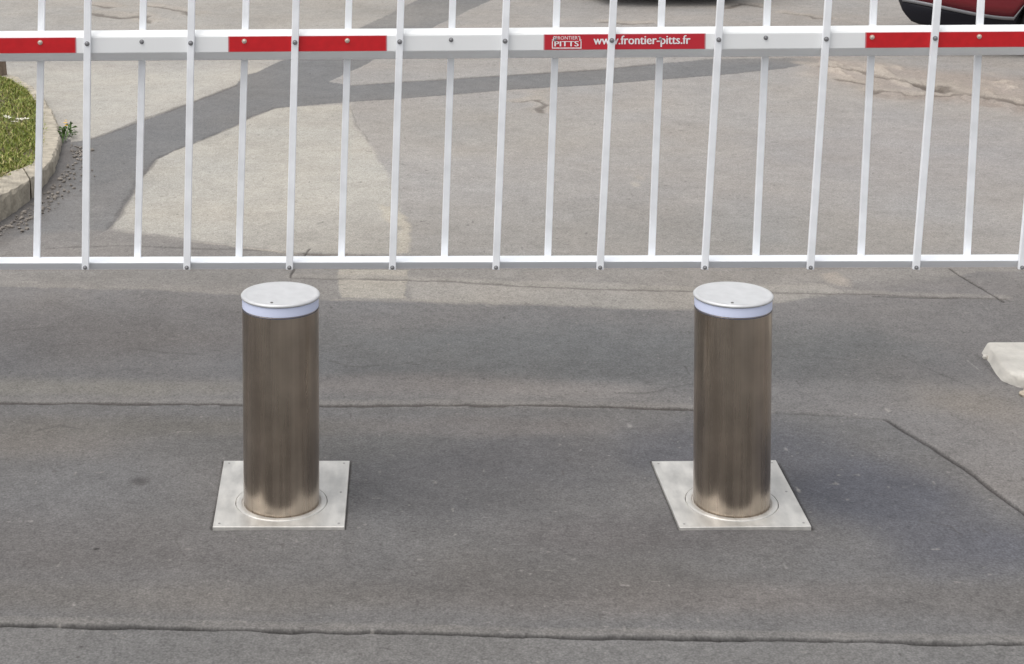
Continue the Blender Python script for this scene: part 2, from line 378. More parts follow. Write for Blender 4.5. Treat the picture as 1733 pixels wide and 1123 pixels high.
def kerb_run(i0, i1, name):
    T = densify([(*TOP[i], HT[i]) for i in range(i0, i1 + 1)]); I = densify([(*INN[i], HT[i]) for i in range(i0, i1 + 1)])
    vs = []; fs = []
    def jit(x, y, s): return float(fbm(np.array([x * 14]), np.array([y * 14]), s, 3)[0])
    for (u, v, h), (u2, v2, _) in zip(T, I):
        o = G(u, v, h); i_ = G(u2, v2, h)
        n_ = (o - i_).normalized()
        ring = []
        o = o + n_ * .022 * jit(o.x, o.y, 5); e = .022 * max(.25, .8 + 1.5 * jit(o.x * 1.6, o.y * 1.6, 6))
        ring.append(o + n_ * .014 + Vector((0, 0, -h - .02)))
        ring.append(o + n_ * .010 + Vector((0, 0, -h * .55)))
        ring.append(o + n_ * .004 + Vector((0, 0, -e)))
        ring.append(o - n_ * e * .8 + Vector((0, 0, .0)))
        for k in (.3, .6, .85): 
            q = o.lerp(i_, k); ring.append(q + Vector((0, 0, .003 * jit(q.x * 2, q.y * 2, 8))))
        ring.append(i_ + Vector((0, 0, .0))); ring.append(i_ + Vector((0, 0, -h - .02)))
        vs += ring
    k = 9; n_r = len(T)
    for r in range(n_r - 1):
        for c in range(k - 1):
            fs.append((r * k + c, r * k + c + 1, (r + 1) * k + c + 1, (r + 1) * k + c))
    fs.append(tuple(range(k))); fs.append(tuple((n_r - 1) * k + i for i in range(k))[::-1])
    o = pyobj(name, vs, fs, m_kerb); structure(o); return o
def lp(a, b, q): return tuple(a[j] * (1 - q) + b[j] * q for j in range(len(a)))
kerb_run(0, 5, 'kerb')
TOP[5] = lp(TOP[5], TOP[6], .10); INN[5] = lp(INN[5], INN[6], .10)
kerb_run(5, 17, 'kerb')
# verge: soil sheet and grass
m_soil = mat('verge_soil', (.10, .085, .04), .95, noise=(14, .4), bump=.7)
inn_w = [G(u, v, h) for (u, v), h in zip(INN, HT)]
vs = []; fs = []
for q in inn_w:
    vs.append((q.x + .005, q.y, q.z - .012)); vs.append((-9, q.y + .01 if q.y > 9 else q.y, q.z + .02))
for i in range(len(inn_w) - 1): fs.append((2 * i, 2 * i + 2, 2 * i + 3, 2 * i + 1))
structure(pyobj('verge', vs, fs, m_soil))
m_grass, t, p = newmat('grass_blades')
a = t.nodes.new('ShaderNodeAttribute'); a.attribute_name = 'tone'
t.links.new(a.outputs['Color'], p.inputs['Base Color']); p.inputs['Roughness'].default_value = .6
iw = [(q.x, q.y, q.z) for q in inn_w]
def edge_x(y):
    for i in range(len(iw) - 1):
        if iw[i][1] <= y <= iw[i + 1][1]:
            q = (y - iw[i][1]) / (iw[i + 1][1] - iw[i][1] + 1e-9); return iw[i][0] * (1 - q) + iw[i + 1][0] * q, iw[i][2] * (1 - q) + iw[i + 1][2] * q
    return None
gv = []; gf = []; gc = []
y0g, y1g = iw[0][1], iw[-1][1]
NB = 34000; made = 0
while made < NB:
    y = random.uniform(y0g, y1g); e = edge_x(y)
    if not e: made += 1; continue
    x = e[0] - .02 + .05 * random.random() ** 2 - random.random() ** 1.6 * 1.6
    made += 1
    bare = float(vnoise(np.array([x * 3.0]), np.array([y * 1.6]), 55)[0])
    dry = float(vnoise(np.array([x * 1.5]), np.array([y * .8]), 56)[0])
    if bare > .82 and random.random() < .7: continue
    h = random.uniform(.015, .038) * (1.15 - .6 * bare); z = e[1] - .012
    if x > e[0] - .015: h *= .7
    an = random.uniform(0, 6.28); wd = random.uniform(.003, .006); dx, dy = math.cos(an) * wd, math.sin(an) * wd
    lx, ly = random.gauss(0, .018), random.gauss(0, .018)
    b0 = len(gv)
    gv += [(x - dx, y - dy, z), (x + dx, y + dy, z), (x + dx * .7 + lx * .5, y + dy * .7 + ly * .5, z + h * .65), (x - dx * .7 + lx * .5, y - dy * .7 + ly * .5, z + h * .65), (x + lx, y + ly, z + h)]
    gf += [(b0, b0 + 1, b0 + 2, b0 + 3), (b0 + 3, b0 + 2, b0 + 4)]
    r = random.random()
    c = (.21, .24, .04) if r < .55 else ((.15, .20, .035) if r < .8 else (.36, .32, .12))
    if dry > .62 and random.random() < .5: c = (.33, .28, .14)
    k = random.uniform(.75, 1.25)
    gc += [(c[0] * k, c[1] * k, c[2] * k, 1)] * 5
go = pyobj('grass', gv, gf, m_grass)
ga = go.data.attributes.new('tone', 'FLOAT_COLOR', 'POINT'); ga.data.foreach_set('color', np.array(gc, np.float32).ravel())
tag(go, 'short green grass on the verge behind the kerb', 'grass', kind='stuff')
# small pale blossoms lying in the grass
m_petal = mat('petal', (.75, .72, .6), .7)
fb = bmesh.new()
for k in range(6):
    a0 = k * math.pi / 3
    q = [fb.verts.new((math.cos(a0 + d) * r, math.sin(a0 + d) * r, .004 + r * .2)) for d, r in ((-.3, .008), (-.35, .022), (0, .03), (.35, .022), (.3, .008))]
    fb.faces.new(q)
fl0 = obj('daisy', fb, m_petal)
first = True
for u, v, lab in ((12, 199, 'pale daisy in the grass, leftmost of the row'), (25, 207, 'pale daisy in the grass, second from the left of the row'), (33, 203, 'pale daisy in the grass, third from the left of the row'), (43, 202, 'pale daisy in the grass, rightmost of the row beside the kerb')):
    o = fl0 if first else fl0.copy()
    if not first: COL.objects.link(o)
    first = False
    q = G(u, v, .12); o.location = q; o.scale = (1.1, 1.1, 1); o.rotation_euler = (random.uniform(0, .5), 0, random.random() * 3)
    tag(o, lab, 'flower', 'pale daisies in the verge')
# gravel and grit against the kerb
m_stone = mat('stone', alb(160, 152, 142), .9, noise=(30, .35))
bm = bmesh.new()
def pebble(bm, x, y, z, r):
    res = bmesh.ops.create_icosphere(bm, subdivisions=1, radius=r, matrix=Matrix.Translation((x, y, z)) @ Matrix.Rotation(random.random() * 6, 4, 'Z') @ Matrix.Diagonal((1, random.uniform(.6, 1), random.uniform(.5, .8), 1)))
    for v in res['verts']: v.co += Vector((random.gauss(0, r * .12), random.gauss(0, r * .12), random.gauss(0, r * .1)))
base_edge = [(-60, 400), (0, 374), (27, 352), (48, 335), (72, 314), (96, 284), (107, 260), (106, 240)]
for _ in range(330):
    i = random.randrange(len(base_edge) - 1); q = random.random(); e = lp(base_edge[i], base_edge[i + 1], q)
    g = G(e[0] + 6, e[1] + 3); d = abs(random.gauss(0, .10))
    pebble(bm, g.x + d * .8 + .03, g.y - d * .7, .003, random.choice([.004, .005, .006, .008, .010, .016]) * random.uniform(.7, 1.1))
tag(obj('gravel', bm, m_stone, None, False), 'loose grey gravel and grit gathered along the foot of the kerb', 'gravel', kind='stuff')
# weed with yellow flower
m_leaf = mat('weed_leaf', (.07, .13, .025), .6, noise=(40, .3)); m_yel = mat('yellow_petal', (.75, .42, .03), .6)
wl = G(108, 226)
wd = thing('weed', G(110, 230), 'green weed with a yellow flower at the kerb corner', 'weed')
bm = bmesh.new()
for k in range(34):
    a0 = random.uniform(0, 6.28); L = random.uniform(.05, .13); up = random.uniform(.01, .10); ox, oy = random.gauss(0, .035) + .02, random.gauss(-.03, .09)
    wv_ = random.uniform(.008, .014); c_, s_ = math.cos(a0), math.sin(a0)
    q = [bm.verts.new((ox + c_ * L * t_ - s_ * wv_ * w_, oy + s_ * L * t_ + c_ * wv_ * w_, .01 + up * math.sin(t_ * 2.2))) for t_, w_ in ((0, -.4), (.4, -1), (.8, -.7), (1, 0), (.8, .7), (.4, 1), (0, .4))]
    bm.faces.new(q)
obj('leaves', bm, m_leaf, wd)
bm = bmesh.new()
for fx, fy, fz, r in ((-.01, .06, .11, .028), (.012, .0, .1, .022), (-.02, .12, .12, .018)):
    for k in range(10):
        a0 = k * .628
        q = [bm.verts.new((fx + math.cos(a0 + d) * rr, fy + math.sin(a0 + d) * rr, fz + rr * .3)) for d, rr in ((0, .002), (-.22, r * .7), (0, r), (.22, r * .7))]
        bm.faces.new(q)
obj('flower', bm, m_yel, wd)
wd.scale = (.62, .9, .75)
# grey-brown wooden post stub at the far left
bm = bmesh.new(); 
bm2 = lathe([(.0, 0), (.07, 0), (.068, .1), (.063, .25), (.055, .28), (0, .29)], 14)
for v in bm2.verts: v.co += Vector((random.gauss(0, .004), random.gauss(0, .004), 0))
bm.free()
pp = G(-3, 126, .04)
o = obj('wooden_post', bm2, mat('weathered_wood', (.16, .12, .09), .9, noise=(20, .4, (1, 1, .15)), bump=.6)); o.location = pp
tag(o, 'weathered brown post stump at the back edge of the grass', 'post')

# ------------------------------------------------------------------ concrete block on the right
m_block = mat('white_concrete', alb(243, 238, 226), .9, noise=(11, .12), bump=.5, bscale=50)
hb = .05
tp = [G(u, v, hb) for u, v in ((1670, 578), (2300, 572), (2300, 640), (1722, 636), (1703, 622))]
bm = bmesh.new(); n_ = len(tp)
tv = [bm.verts.new(q) for q in tp]
cen = sum(tp, Vector()) / n_
bv = [bm.verts.new((q.x + (-.035 if i in (0, 4) else 0), q.y + (-.012 if i in (3, 4) else 0), -.02)) for i, q in enumerate(tp)]
bm.faces.new(tv); bm.faces.new(bv[::-1])
for i in range(n_): bm.faces.new((tv[i], bv[i], bv[(i + 1) % n_], tv[(i + 1) % n_]))
bevel(bm, .014, 3)
bmesh.ops.triangulate(bm, faces=bm.faces)
bmesh.ops.subdivide_edges(bm, edges=[e for e in bm.edges if e.calc_length() > .04], cuts=3, use_grid_fill=True)
for v in bm.verts:
    k = float(fbm(np.array([v.co.x * 16]), np.array([v.co.y * 16 + v.co.z * 20]), 12, 3)[0]); v.co += Vector((k * .007, k * .006, k * .003))
tag(obj('kerb_block', bm, m_block, None, True), 'whitish concrete kerb block lying on the asphalt right of the bollards', 'kerb block')
bm = bmesh.new()
g = G(1738, 668)
for dx, dy, r in ((0, .0, .05), (.05, -.03, .045), (.03, .03, .04)): pebble(bm, g.x + dx, g.y + dy, .008, r)
for v in bm.verts: v.co.z *= .6
bevel(bm, .004, 1)
tag(obj('broken_concrete', bm, mat('cream_concrete', alb(216, 202, 180), .9, noise=(20, .2), bump=.5)), 'broken cream concrete chunk below the white kerb block', 'rubble')
bm = bmesh.new(); g = G(1667, 607); pebble(bm, g.x, g.y, .008, .018)
tag(obj('pebble', bm, m_block), 'small pale pebble beside the corner of the white kerb block', 'pebble')

# ------------------------------------------------------------------ bollards
def steel(name, base, rough, streak, metal=1.0):
    m, t, p = newmat(name)
    tc = t.nodes.new('ShaderNodeTexCoord'); mp = t.nodes.new('ShaderNodeMapping'); mp.inputs['Scale'].default_value = streak
    n = t.nodes.new('ShaderNodeTexNoise'); n.inputs['Scale'].default_value = 22; n.inputs['Detail'].default_value = 5; n.inputs['Roughness'].default_value = .6
    n2 = t.nodes.new('ShaderNodeTexNoise'); n2.inputs['Scale'].default_value = 7; n2.inputs['Detail'].default_value = 6
    t.links.new(tc.outputs['Object'], mp.inputs[0]); t.links.new(mp.outputs[0], n.inputs['Vector']); t.links.new(tc.outputs['Object'], n2.inputs['Vector'])
    add = t.nodes.new('ShaderNodeMath'); add.operation = 'ADD'
    t.links.new(n.outputs['Fac'], add.inputs[0]); t.links.new(n2.outputs['Fac'], add.inputs[1])
    mr = t.nodes.new('ShaderNodeMapRange'); mr.inputs[1].default_value = .7; mr.inputs[2].default_value = 1.3; mr.inputs[3].default_value = .72; mr.inputs[4].default_value = 1.2
    s = t.nodes.new('ShaderNodeVectorMath'); s.operation = 'SCALE'; s.inputs[0].default_value = base
    t.links.new(add.outputs[0], mr.inputs[0]); t.links.new(mr.outputs[0], s.inputs['Scale']); t.links.new(s.outputs[0], p.inputs['Base Color'])
    mr2 = t.nodes.new('ShaderNodeMapRange'); mr2.inputs[1].default_value = .3; mr2.inputs[2].default_value = .7; mr2.inputs[3].default_value = rough * .8; mr2.inputs[4].default_value = rough * 1.25
    t.links.new(n.outputs['Fac'], mr2.inputs[0]); t.links.new(mr2.outputs[0], p.inputs['Roughness'])
    p.inputs['Metallic'].default_value = metal
    b = t.nodes.new('ShaderNodeBump'); b.inputs['Strength'].default_value = .08; b.inputs['Distance'].default_value = .002
    t.links.new(n.outputs['Fac'], b.inputs['Height']); t.links.new(b.outputs[0], p.inputs['Normal'])
    return m
m_body = steel('brushed_steel', (.45, .385, .32), .27, (1, 1, .02))
m_plate = steel('steel_plate', (.62, .605, .57), .42, (1, .3, 1), .55)
m_cap = mat('brushed_cap', (.56, .565, .57), .45, .25, noise=(26, .06))
m_rim = mat('cap_edge_dark_line', (.10, .11, .16), .5)  # thin dark rings above and below the light band
m_band = mat('light_band_plastic', (.68, .73, .92), .4)
m_screw = mat('screw_steel', (.22, .21, .20), .4, .9)
m_pscrew = mat('plate_screw', (.36, .35, .34), .5, .6)
R, HB = .1375, .778
def make_bollard():
    t_ = thing('bollard', (0, 0, 0), None, 'bollard', 'retractable bollards')
    obj('body', lathe([(R - .004, -.02), (R - .004, .0), (R, .004), (R, .006), (R, .012), (R, .3), (R, HB - .056), (R, HB - .048), (R, HB - .046), (R - .003, HB - .043)], 96), m_body, t_, True)
    obj('light_band', lathe([(R - .003, HB - .043), (R + .0004, HB - .042), (R + .0004, HB - .040), (R + .0004, HB - .012), (R + .0004, HB - .010), (R - .001, HB - .008)], 96), m_band, t_, True)
    obj('seal', lathe([(R - .003, HB - .010), (R - .002, HB - .0075), (R - .002, HB - .007)], 96), m_rim, t_, True)
    obj('band_seal', lathe([(R + .0005, HB - .048), (R + .0012, HB - .046), (R + .0012, HB - .044)], 96), m_rim, t_, True)
    c = obj('cap', lathe([(R - .002, HB - .007), (R + .004, HB - .006), (R + .005, HB - .001), (R + .001, HB + .004), (R - .006, HB + .005), (R - .012, HB + .003), (R - .02, HB + .0025), (0, HB + .0025)], 96), m_cap, t_, True)
    s = obj('screw', lathe([(.005, 0), (.005, .002), (0, .002)], 12), m_screw, c); s.location = (-.025, -.105, HB + .0026)
    # plate with a round opening
    return t_
def plate(parent, corners, origin, screws):
    pts = [Vector((q.x - origin.x, q.y - origin.y, 0)) for q in corners]
    bm = bmesh.new(); n = 96
    rc = R + .030; outer = []
    for i in range(n):
        a0 = 2 * math.pi * i / n; d = Vector((math.cos(a0), math.sin(a0), 0))
        best = None
        for k in range(4):
            p0, p1 = pts[k], pts[(k + 1) % 4]; e = p1 - p0
            den = d.x * e.y - d.y * e.x
            if abs(den) < 1e-9: continue
            t_ = (p0.x * e.y - p0.y * e.x) / den; s = (p0.x * d.y - p0.y * d.x) / den
            if t_ > 0 and -1e-6 <= s <= 1 + 1e-6: best = t_ if best is None else min(best, t_)
        outer.append(d * best)
    # snap the nearest ray to each corner
    for c_ in pts:
        i = min(range(n), key=lambda i: (outer[i] - c_).length); outer[i] = c_.copy()
    zt = .007
    ri = [bm.verts.new((rc * math.cos(2 * math.pi * i / n), rc * math.sin(2 * math.pi * i / n), zt)) for i in range(n)]
    ro = [bm.verts.new((q.x * .993, q.y * .993, zt)) for q in outer]
    rb = [bm.verts.new((q.x, q.y, zt - .002)) for q in outer]
    rd = [bm.verts.new((q.x, q.y, -.015)) for q in outer]
    rl = [bm.verts.new((rc * math.cos(2 * math.pi * i / n), rc * math.sin(2 * math.pi * i / n), -.01)) for i in range(n)]
    for i in range(n):
        j = (i + 1) % n
        for a_, b_ in ((rl, ri), (ri, ro), (ro, rb), (rb, rd)): bm.faces.new((a_[i], a_[j], b_[j], b_[i]))
    pl = obj('base_plate', bm, m_plate, parent)
    for q in screws:
        s = obj('screw', lathe([(.0045, 0), (.0045, .001), (.002, .001), (0, .0003)], 12), m_pscrew, pl); s.location = (q.x - origin.x, q.y - origin.y, zt)
    obj('collar', lathe([(R + .027, -.02), (R + .027, .008), (R + .025, .009), (R + .008, .009), (R + .006, .008), (R + .006, -.02)], 96), m_plate, parent, True)
    obj('gasket', lathe([(R + .006, .006), (R + .0004, .006)], 96), mat('gasket_rubber', (.42, .40, .37), .7), parent, True)
def place_bollard(u0, v0, corners, label, tilt):
    o = make_bollard(); g = G(u0, v0); o.location = g; o['label'] = label
    cs = [G(u, v, .007) for u, v in corners]
    c0 = sum(cs, Vector()) / 4
    plate(o, cs, g, [c.lerp(c0, .09) for c in cs] + [cs[2].lerp(cs[1], .5).lerp(c0, .1)])
    return o
b1 = place_bollard(476.5, 851, [(360, 891), (583, 891), (592, 779), (379, 779)], 'left one of the two steel bollards, standing on an almost square plate', 0)
b2 = place_bollard(1238, 851, [(1150, 891), (1373, 891), (1313, 779), (1103, 779)], 'right one of the two steel bollards, nearer the whitish kerb block, on a slanted plate', 0)

b2.rotation_euler.y = -.010

# ------------------------------------------------------------------ barrier arm with fence pickets
YF = 7.10
KF = YF / 8.40
DEP = .090 * KF
m_white = mat('white_paint', (.87, .885, .91), .38, noise=(11, .07))
m_arm = mat('arm_white', (.84, .85, .85), .32, noise=(3, .02))
m_rail = mat('rail_grey_white', (.80, .82, .85), .45)
m_red = mat('reflective_red', (.56, .012, .018), .35, noise=(30, .08))
m_redd = mat('sticker_red', (.53, .02, .035), .4)
m_edge = mat('sticker_edge', (.55, .22, .24), .5)
m_let = mat('lettering_white', (.85, .83, .84), .5)
m_bolt = mat('bolt', (.27, .27, .28), .4, .5)
m_rivet = mat('painted_rivet', (.62, .52, .45), .4, .3)
bar = thing('boom_barrier', (0, YF, 0), 'white boom barrier with vertical pickets and red bands across the road', 'barrier')
def rel(v): return Vector((v.x, v.y - YF, v.z))
def extrude(prof, A, B, nseg=1):     # prof: (dy, dz), swept from A to B
    bm = bmesh.new(); rings = []
    for k in range(nseg + 1):
        c = A.lerp(B, k / nseg); rings.append([bm.verts.new(c + Vector((0, dy, dz))) for dy, dz in prof])
    n = len(prof)
    for a_, b_ in zip(rings, rings[1:]):
        for i in range(n): bm.faces.new((a_[i], a_[(i + 1) % n], b_[(i + 1) % n], b_[i]))
    bm.faces.new(rings[0][::-1]); bm.faces.new(rings[-1]); return bm
# arm axis on the front face, from two surveyed points
A0 = rel(W(0, 76.5, YF)); A1 = rel(W(1733, 65.5, YF)); dA = (A1 - A0)
L0 = A0 - dA * .55; L1 = A1 + dA * .45
prof = [(0, -.038), (0, .036), (.003, .043), (.012, .052), (.026, .061), (.040, .066), (.055, .066), (.072, .060), (.085, .048), (.092, .036), (.092, -.050), (.080, -.070), (.060, -.080), (.040, -.082), (.024, -.076), (.010, -.060), (.003, -.048)]
prof = [(0, -.040), (0, .036), (.004, .044), (.014, .052), (.028, .060), (.042, .064), (.055, .064), (.072, .060), (.085, .048), (.092, .036), (.092, -.050), (.080, -.070), (.066, -.088), (.052, -.090), (.040, -.084), (.012, -.054), (.004, -.046)]
prof = [(a_ * KF, b_ * KF) for a_, b_ in prof]
obj('boom_arm', extrude(prof, L0, L1, 1), m_arm, bar)
def arm_z(x): return A0.z + (x - A0.x) / (A1.x - A0.x) * (A1.z - A0.z)
slope = math.atan2(A1.z - A0.z, A1.x - A0.x)
def band(u0, u1, name, mt, zc=-.001, hh=.0375 * KF, yy=-.002):
    x0, x1 = W(u0, 70, YF).x, W(u1, 70, YF).x
    bm = bmesh.new()
    add_hex(bm, [(x0, yy, arm_z(x0) + zc - hh), (x1, yy, arm_z(x1) + zc - hh), (x1, -.0002, arm_z(x1) + zc - hh), (x0, -.0002, arm_z(x0) + zc - hh),
                 (x0, yy, arm_z(x0) + zc + hh), (x1, yy, arm_z(x1) + zc + hh), (x1, -.0002, arm_z(x1) + zc + hh), (x0, -.0002, arm_z(x0) + zc + hh)])
    return obj(name, bm, mt, bar)
UR = (-140, 127), (388, 653), (1466, 1733 + 20)
for u0, u1 in UR:
    e_ = band(u0 - 2, u1 + 2, 'band_border', m_edge, hh=.0393 * KF, yy=-.0012)
    band(u0, u1, 'reflective_band', m_red)
for u0, u1 in ((-680, -410), (2010, 2280)): band(u0, u1, 'reflective_band', m_red)
band(920, 1194, 'band_border', m_edge, hh=.0393 * KF, yy=-.0012)
stk = band(922, 1192, 'sticker', m_redd)
def text(body, u, v, hpx, wpx, name, bold=0.0, parent=None):
    c = bpy.data.curves.new('t', 'FONT'); c.body = body; c.size = 1; c.resolution_u = 3
    to = bpy.data.objects.new('t', c); COL.objects.link(to)
    bpy.context.view_layer.update()
    dg = bpy.context.evaluated_depsgraph_get()
    me = bpy.data.meshes.new_from_object(to.evaluated_get(dg)); bpy.data.objects.remove(to)
    co = [v_.co.copy() for v_ in me.vertices]
    x0, x1 = min(c_.x for c_ in co), max(c_.x for c_ in co); y0, y1 = min(c_.y for c_ in co), max(c_.y for c_ in co)
    P = W(u, v, YF); sx = wpx * YF / F / (x1 - x0); sy = hpx * YF / F / (y1 - y0)
    for v_, c_ in zip(me.vertices, co):
        x = P.x + (c_.x - x0) * sx; v_.co = (x, -.0032, arm_z(x) - arm_z(P.x) + P.z + (c_.y - y0) * sy)
    n_ = len(me.vertices); fs_ = [tuple(f.vertices) for f in me.polygons]; vs_ = [tuple(v_.co) for v_ in me.vertices]
    vs2 = []; fs2 = []
    for k_ in range(3 if bold else 1):
        fs2 += [tuple(i + k_ * n_ for i in f) for f in fs_]; vs2 += [(x + .0011 * k_, y - .00015 * k_, z) for x, y, z in vs_]
    return pyobj(name, vs2, fs2, m_let, parent)
text('www.frontier-pitts.fr', 1004, 79.5, 20, 165, 'lettering', .014, stk)
text('FRONTIER', 940, 66.5, 6, 38, 'emblem_text', 0, stk)
text('PITTS', 938, 78, 9, 41, 'emblem_letters', .03, stk)
bm = bmesh.new()
def emb(u0, v0, u1, v1):
    a_ = W(u0, v1, YF); b_ = W(u1, v0, YF)
    add_hex(bm, [(a_.x, -.003, a_.z), (b_.x, -.003, a_.z), (b_.x, -.0022, a_.z), (a_.x, -.0022, a_.z), (a_.x, -.003, b_.z), (b_.x, -.003, b_.z), (b_.x, -.0022, b_.z), (a_.x, -.0022, b_.z)])
for r in ((934, 80, 984, 81.6), (934, 66, 935.6, 80), (982.4, 66, 984, 80), (934, 67, 938, 68.2), (980, 67, 984, 68.2), (936, 60.5, 937.4, 67), (980.6, 60.5, 982, 67), (936, 60.5, 939.5, 62), (978.5, 60.5, 982, 62)): emb(*r)
obj('emblem_frame', bm, m_let, stk)

def picket(Pt, Pb, wd, dp, name='picket'):
    d = (Pt - Pb).normalized(); sx = Vector((d.z, 0, -d.x)) * (wd / 2); sy = Vector((0, dp, 0))
    bm = bmesh.new()
    add_hex(bm, [Pb - sx, Pb + sx, Pb + sx + sy, Pb - sx + sy, Pt - sx, Pt + sx, Pt + sx + sy, Pt - sx + sy])
    bevel(bm, .0025, 2)
    return obj(name, bm, m_white, bar)
def bolt(P, parent, m=None, r=.0095):
    bm = lathe([(r * 1.5, 0), (r * 1.5, .0015), (r, .0016), (r, .006), (r * .6, .0078), (0, .0078)], 12)
    o = obj('bolt', bm, m or m_bolt, parent, False); o.location = P; o.rotation_euler = (math.pi / 2, 0, 0); return o
FT = [148, 324, 501, 678.7, 857.5, 1039, 1220.5, 1403, 1588]; FB = [144, 316, 489.7, 664, 839.5, 1015.7, 1193, 1372, 1551]
BT = [70.3, 242.3, 416.3, 590.7, 766.5, 943, 1121, 1300, 1480, 1661.5]; BB = [61.5, 232.3, 404, 577.5, 752, 927, 1103, 1279.5, 1457.5, 1637]
def extend(a_, n0, n1):
    a_ = list(a_)
    for _ in range(n0): a_.insert(0, 2 * a_[0] - a_[1])
    for _ in range(n1): a_.append(2 * a_[-1] - a_[-2])
    return a_
FT, FB, BT, BB = extend(FT, 3, 4), extend(FB, 3, 4), extend(BT, 3, 3), extend(BB, 3, 3)
RT = 1.28   # how far the pickets rise above the frame's top row, as a factor
yfp = -.020
for ut, ub in zip(FT, FB):
    T = rel(W(ut, 0, YF + yfp)); B = rel(W(ub, 456.5, YF + yfp)); up = (T - B)
    k = (B.z + 2.05 - B.z) / up.z
    o = picket(B + up * k, B, .0355 * KF, .0185)
    for v_ in (452.5,):
        q = rel(W(ub, v_, YF + yfp)); bolt(Vector((q.x, yfp, q.z)), o, r=.006)
    tt = (arm_z(T.x) + .008 - B.z) / up.z; q = B + up * tt; bolt(Vector((q.x, yfp, q.z)), o, r=.007)
    q = B + up * (k * .985); bolt(Vector((q.x, yfp, q.z)), o, r=.006)
for i, (ut, ub) in enumerate(zip(BT, BB)):
    yb = DEP + .001
    T = rel(W(ut, 0, YF + yb)); B = rel(W(ub, 441, YF + yb)); up = T - B
    k = 2.02 / up.z
    o = picket(B + up * k, B, .0345 * KF, .0175)
    bu = ub + (ut - ub) * .85
    x = W(bu - 1, 66, YF).x; z = arm_z(x) + .014 * KF
    red = any(a_ < bu < b_ for a_, b_ in UR)
    bolt(Vector((x, -.002 if red else 0, z)), o, m_rivet if red else m_bolt, .007 if red else .0065)
# bottom and top rails
R0 = rel(W(0, 445.5, YF)); R1 = rel(W(1733, 441.0, YF)); dR = R1 - R0
rp = [(0, 0), (.001, .002), (.088, .002), (.088, -.03), (.080, -.03), (.050, -.034), (.020, -.033), (.002, -.004)]
obj('bottom_rail', extrude(rp, R0 - dR * .52, R1 + dR * .4), m_rail, bar)
R0t = R0 + Vector((-.062 * 0, 0, 2.0)); R1t = R1 + Vector((0, 0, 2.0))
obj('top_rail', extrude([(0, .0), (0, .03), (.07, .03), (.07, 0)], R0t - dR * .52, R1t + dR * .4), m_rail, bar)

